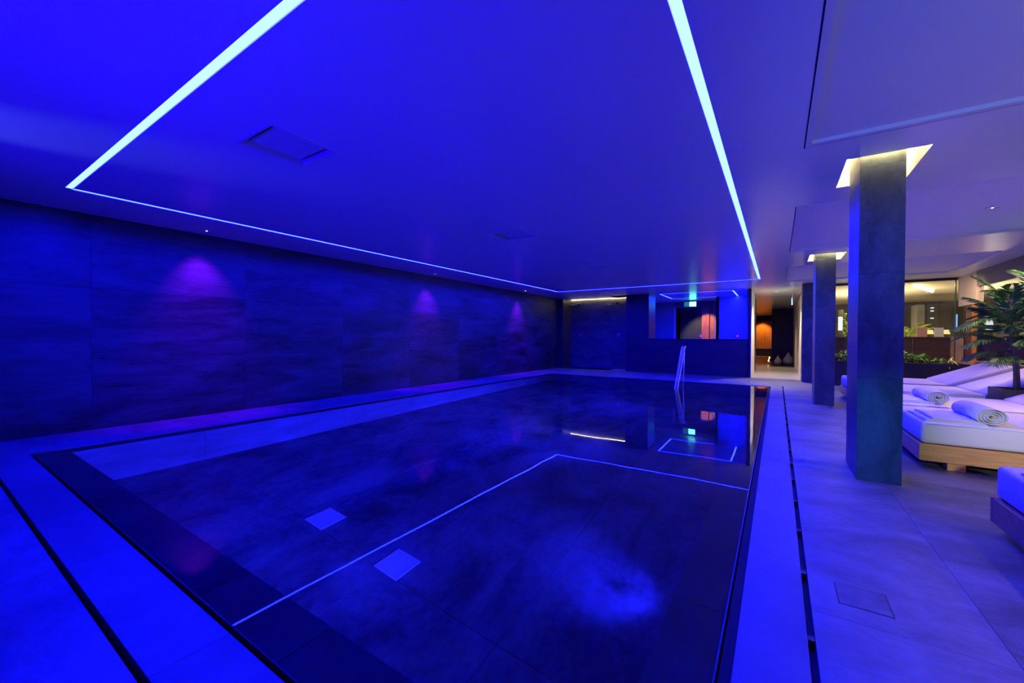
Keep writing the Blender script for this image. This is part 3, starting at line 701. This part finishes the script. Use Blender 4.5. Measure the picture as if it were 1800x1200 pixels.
bl = ['leafy plant at the pool end of the trough, seen left of the second column', 'leafy green plant in the trough right behind the second column', 'leafy green plant in the trough seen between the two columns', 'dark leafy plant in the trough mostly hidden behind the nearest column',
      'bright leafy plant in the trough just right of the nearest column', 'leafy plant in the middle of the green clump below the counter', 'leafy plant at the thick end of the green clump below the counter', 'low leafy plant where the green clump in the trough thins out']
for k, lab in enumerate(bl):
    x = 1.18 + .283 * k
    bush(x, 13.45 + .05 * (-1) ** k, tz_, 150 if k < 7 else 60, .13, (.26, .34, .30, .30, .34, .32, .28, .18)[k], .095, .024, 'leaf_dark', lab, 'leafy plants in the trough')
t = thing('leafy_plant', 'small plant with pale striped leaves at the end of the trough', 'plant', (3.34, 13.42, tz_))
mb = leaf_blob(26, .10, .16, .22, .014, 1.0); obj('foliage', mb, 'leaf_pale', t, local=True, recalc=False)
mb = stems(5, .08, .14); obj('stems', mb, 'trunk', t, local=True)

# ------------------------------------------------------------------ glass partition and lobby
mb = MB(); mb.box(.88, 3.70, 14.33, 14.39, 2.66, H); w2 = struct('window_2', mb, 'dark_metal')
mb = MB(); mb.box(.88, 3.66, 14.34, 14.38, .0, .04); obj('bottom_rail', mb, 'dark_metal', w2)
for k in range(3):
    a = .88 + .925 * k
    mb = MB(); mb.quad((a + .004, 14.36, .04), (a + .921, 14.36, .04), (a + .921, 14.36, 2.66), (a + .004, 14.36, 2.66)); obj('pane', mb, 'glass', w2)
mb = MB(); mb.box(3.655, 3.675, 14.345, 14.375, .04, 2.66); obj('glass_edge', mb, simple('green_glass_edge', (.02, .10, .08), .2, var=.05), w2)
mb = MB(); mb.box(.86, 8.5, 23.0, 23.1, 0, H); struct('wall_far', mb, 'grey_wall')
mb = MB(); mb.box(8.4, 8.5, NY, 23, 0, H); struct('wall_right', mb, 'beige_wall')
# side wall of the lounge: oak plinth, tall glass, dark reflection band, beige pier and doorway
mb = MB(); mb.box(RX, RX + .12, 13.25, 14.3, 2.0, H); wr = struct('wall_right', mb, 'beige_wall')
mb = MB(); mb.box(RX, RX + .12, NY, 13.2, .0, .70, .004); obj('oak_plinth', mb, 'oak', wr)
mb = MB(); mb.box(RX - .02, RX + .14, NY, 13.2, .70, .725, .003); obj('plinth_cap', mb, 'oak', wr)
mb = MB(); mb.box(RX, RX + .12, NY, 13.2, 2.38, H); obj('reflection_band', mb, 'grey_wall', wr)  # dark band stands in for the glass reflecting the dark ceiling
for k in range(7):
    b = 13.2 - 2.1 * k; a = max(NY, b - 2.1)
    mb = MB(); mb.quad((RX + .06, a + .006, .725), (RX + .06, b - .006, .725), (RX + .06, b - .006, 2.38), (RX + .06, a + .006, 2.38)); obj('pane', mb, 'smoked', wr)
mb = MB(); mb.box(RX + .02, RX + .09, 13.16, 13.24, .725, 2.0); obj('steel_post', mb, 'dark_metal', wr)
mb = MB(); mb.box(RX + .02, RX + .10, 13.50, 13.92, .70, 2.0); d3 = struct('door_3', mb, 'red_wood')
mb = MB(); mb.box(RX + .01, RX + .11, 13.42, 13.50, 0, 2.0); obj('jamb', mb, 'orange_wood', d3)
mb = MB(); mb.box(RX + .01, RX + .11, 13.92, 13.96, .7, 2.0); obj('jamb', mb, 'dark_metal', d3)
mb = MB(); mb.box(RX - .01, RX + .12, 13.25, 13.9, 0, .70, .004); obj('oak_panel', mb, 'oak', d3)
mb = MB(); mb.box(RX - .03, RX + .12, 13.96, 14.32, 0, 1.22, .004); tag(obj('oak_end_panel', mb, 'oak', d3), 'tall honey oak end panel')
mb = MB(); mb.box(RX + .9, RX + 1.0, NY, 14.3, 0, H); struct('wall_right', mb, 'grey_wall')
# reception counter
t = thing('reception_counter', 'dark walnut reception counter with honey oak end beyond the glass partition', 'counter', (2.7, 16.3, 0))
for k in range(4):
    a = 1.0 + .75 * k; mb = MB(); mb.box(a + .004, a + .746, 16.0, 16.03, 0, 1.22, .003); obj('front_panel', mb, 'counter_brown', t)
mb = MB(); mb.box(.98, 4.03, 15.97, 16.6, 1.22, 1.265, .004); obj('counter_top', mb, 'counter_brown', t)
mb = MB(); mb.box(4.0, 4.19, 15.95, 16.62, 0, 1.265, .004); obj('end_panel', mb, 'oak', t)
mb = MB(); mb.box(1.0, 4.0, 16.03, 16.58, .0, .06); obj('base', mb, 'planter', t)
t = thing('display_board', 'apricot coloured display board standing on the reception counter', 'board', (3.47, 16.2, 1.265))
mb = MB(); mb.box(3.36, 3.58, 16.17, 16.185, 1.265, 1.535, .003); obj('board', mb, 'pink_card', t)
mb = MB(); mb.prism([(16.186, 1.265), (16.28, 1.265), (16.186, 1.45)], 'X', 3.46, 3.475); obj('stand', mb, 'pink_card', t)
t = thing('menu_board', 'white printed board leaning on the reception counter', 'board', (3.81, 16.2, 1.265))
mb = MB(); mb.prism([(16.15, 1.265), (16.165, 1.265), (16.205, 1.525), (16.19, 1.525)], 'X', 3.72, 3.91); obj('board', mb, 'white_card', t)
mb = MB(); mb.prism([(16.21, 1.50), (16.28, 1.265), (16.29, 1.265), (16.215, 1.51)], 'X', 3.80, 3.82); obj('stand', mb, 'white_card', t)
for x, lab in ((3.655, 'small glowing yellow lamp between the two boards on the counter'), (3.985, 'small glowing yellow lamp at the oak end of the counter')):
    t = thing('table_lamp', lab, 'lamp', (x, 16.35, 1.265), 'small lamps on the counter')
    mb = MB(); mb.lathe([(.05, 0), (.05, .012), (.012, .02), (.012, .08)], n=16); obj('base', mb, 'dark_metal', t, local=True)
    mb = MB(); mb.lathe([(.10, .08), (.075, .20), (.055, .20)], n=18); obj('lamp_shade', mb, 'yellow_lamp', t, local=True)
t = thing('cabinet', 'tall charcoal cabinet with tiny shelf lights behind the reception counter', 'cabinet', (4.3, 19.2, 0))
mb = MB(); mb.box(3.92, 4.12, 18.9, 19.6, 0, 2.36, .004); obj('side_panel', mb, 'grey_wall', t)
for k in range(2):
    a = 4.12 + .36 * k; mb = MB(); mb.box(a + .003, a + .357, 18.95, 19.55, 0, 2.38, .004); dd_ = obj('door', mb, 'dark_cabinet', t)
    mb = MB(); mb.box(a + (.32 if k == 0 else .03), a + (.335 if k == 0 else .045), 18.93, 18.95, 1.0, 1.3); obj('handle', mb, 'steel', dd_)
for z in (2.22, 2.12, 1.88):
    mb = MB(); mb.box(4.26, 4.34, 18.935, 18.948, z, z + .035); obj('shelf_light', mb, 'lantern', t)
t = thing('wall_screen', 'tall pale blue glowing screen beside the charcoal cabinet', 'screen', (4.80, 19.0, 1.5))
mb = MB(); mb.box(4.70, 4.92, 19.0, 19.04, 1.50, 2.03, .003); obj('casing', mb, 'dark_metal', t)
mb = MB(); mb.box(4.715, 4.905, 18.994, 18.998, 1.515, 2.015); obj('display', mb, 'screen', t)
mb = MB(); mb.box(4.79, 4.83, 19.01, 19.03, 0, 1.50); obj('stand', mb, 'dark_metal', t)
t = thing('lantern', 'bright white upright lantern glimpsed between the two columns', 'lamp', (1.915, 18.95, 0))
mb = MB(); mb.box(1.86, 1.98, 18.9, 19.02, 1.50, 2.0, .004); obj('glow_body', mb, 'lantern', t)
mb = MB(); mb.box(1.84, 2.0, 18.88, 19.04, 2.0, 2.25, .004); obj('hood', mb, 'dark_metal', t)
mb = MB(); mb.box(1.86, 1.98, 18.9, 19.02, 0, 1.5); obj('plinth', mb, 'dark_metal', t)
for k, (x, y, h, lab) in enumerate(((2.14, 19.3, 2.2, 'tall yellow-green plant lit in the lobby, glimpsed between the two columns'), (2.95, 19.9, 2.1, 'tall yellow-green plant in the lobby hidden behind the nearest column'))):
    t = thing('lobby_plant', lab, 'plant', (x, y, 0))
    mb = leaf_blob(260, .22, .95, .14, .03); o = obj('foliage', mb, 'leaf_lime', t, local=True, recalc=False); o.location = (0, 0, 1.25)
    mb = MB(); mb.lathe([(.12, 0), (.16, .3), (.17, 1.2), (.14, 1.22)], n=18); obj('pot', mb, 'dark_metal', t, local=True)
t = thing('lobby_plant', 'arching green palm behind the counter next to the grey cabinet side', 'plant', (3.40, 17.7, 0))
mb = MB(); mb.lathe([(.14, 0), (.19, .5), (.18, .95), (.15, .95)], n=18); obj('pot', mb, 'dark_metal', t, local=True)
for k in range(14):
    o = obj('frond', frond(random.uniform(.7, 1.0), .40, 18, .24), 'leaf_lime', t, local=True, recalc=False); o.location = (0, 0, 1.1); o.rotation_euler = (0, -random.uniform(.4, 1.0), 2 * PI * k / 14)
t = thing('tube_light', 'bright slanting linear tube light on the lobby ceiling', 'light', (3.55, 16.4, H))
mb = MB(); mb.tube([(3.17, 15.45, H - .05), (3.93, 17.35, H - .05)], .05, 10); obj('tube', mb, 'tube', t)
mb = MB(); mb.tube([(3.16, 15.43, H - .012), (3.94, 17.37, H - .012)], .012, 6); obj('mount', mb, 'white_metal', t)
downlight(2.95, 15.2, 'recessed downlight in the lobby ceiling just behind the glass partition', 'lobby downlights')
downlight(4.05, 18.4, 'recessed downlight in the lobby ceiling in front of the charcoal cabinet', 'lobby downlights')
for x, y in ((2.2, 16.9), (4.4, 16.9), (2.6, 19.2), (4.6, 20.5)): light('lobby_spot', 'SPOT', (x, y, H - .03), 180, (1.0, .78, .45), (x, y, 0), spot_size=2.6, spot_blend=.8, shadow_soft_size=.05)
light('hidden_lobby_fill', 'AREA', (2.4, 17.2, 1.2), 110, (1.0, .80, .46), (2.6, 17.2, 3), shape='RECTANGLE', size=2.0, size_y=.6)  # fill light added out of sight behind the counter
light('added_lime_spot', 'SPOT', (2.2, 18.3, 2.62), 200, (1.0, .92, .55), (2.14, 19.3, 1.7), spot_size=1.0, spot_blend=.7, shadow_soft_size=.05)  # added spot to brighten the lime plant, no fitting of its own
light('plant_spot', 'SPOT', (2.3, 13.2, H - .02), 260, (1.0, .92, .50), (2.35, 13.5, .8), spot_size=1.35, spot_blend=.7, shadow_soft_size=.06)
light('palm_spot', 'SPOT', (3.05, 8.2, 2.74), 130, (1.0, .86, .5), (2.65, 8.0, 1.6), spot_size=1.5, spot_blend=.7, shadow_soft_size=.05)
for y in (12.2, 9.2): light('side_room', 'SPOT', (RX + .5, y, 2.6), 60, (1.0, .85, .7), (RX + .6, y, 0), spot_size=2.0, spot_blend=.8, shadow_soft_size=.04)
light('pier_spot', 'SPOT', (2.9, 12.4, 2.66), 130, (1.0, .72, .42), (3.75, 13.7, 1.4), spot_size=1.5, spot_blend=.8, shadow_soft_size=.05)

# ------------------------------------------------------------------ unseen lamps behind the camera, mostly added fill
t = thing('unseen_wall_lamp', 'cool white uplight on the wall behind the viewer', 'lamp', (-5.6, NY + .06, 1.95))
mb = MB(); mb.tube([(-5.6, NY + .07, 1.9), (-5.6, NY + .07, 2.05)], [.05, .06], 14); obj('cup', mb, 'steel', t)
mb = MB(); mb.box(-5.63, -5.57, NY, NY + .03, 1.85, 2.0); obj('bracket', mb, 'steel', t)
light('uplight', 'SPOT', (-5.6, NY + .1, 2.1), 75, (.24, .32, 1.0), (-4.75, .42, H), spot_size=.42, spot_blend=.9, shadow_soft_size=.04)
for x, lab in ((-4.4, 'added blue fill uplight on the wall behind the viewer, above the pool axis'), (-2.2, 'added blue fill uplight on the wall behind the viewer, pool side of the columns'), (2.2, 'added cool fill uplight on the wall behind the viewer, lounge side')):
    t = thing('unseen_wall_lamp', lab, 'lamp', (x, NY + .06, 1.2))
    mb = MB(); mb.tube([(x, NY + .07, 1.15), (x, NY + .07, 1.30)], [.05, .06], 14); obj('cup', mb, 'steel', t)
    mb = MB(); mb.box(x - .03, x + .03, NY, NY + .03, 1.1, 1.25); obj('bracket', mb, 'steel', t)
    light('uplight', 'SPOT', (x, NY + .1, 1.34), 420 if x > 1 else (250 if x < -3 else 580), (.22, .42, .60) if x > 1 else (.012, 0, 1.0), (x, .9 if x > 1 else 5.5, H + (0 if x > 1 else .9)), spot_size=1.25 if x > 1 else 1.6, spot_blend=.9, shadow_soft_size=.05)  # blue and cool uplights added to lift the ceiling brightness
for x, tx, col, en, sz, lab in ((.70, .72, (.03, .85, .62), 260, .20, 'added teal fill spot on the wall behind the viewer, trained on the nearest column'), (1.95, 2.0, (.95, 1.0, .66), 1150, .30, 'added warm fill spot on the wall behind the viewer, trained on the loungers')):
    t = thing('added_wall_spot', lab, 'lamp', (x, NY + .03, 2.10))
    mb = MB(); mb.tube([(x, NY, 2.10), (x, NY + .045, 2.095)], [.06, .07], 14); obj('cup', mb, 'steel', t)
    light('added_spot_beam', 'SPOT', (x, NY + .06, 2.09), en, col, (tx, 4.5 if x < 1 else 5.25, .38 if x < 1 else .22), spot_size=sz, spot_blend=1.0, shadow_soft_size=.06)  # both wall spots are added fill for the column and lounger sides
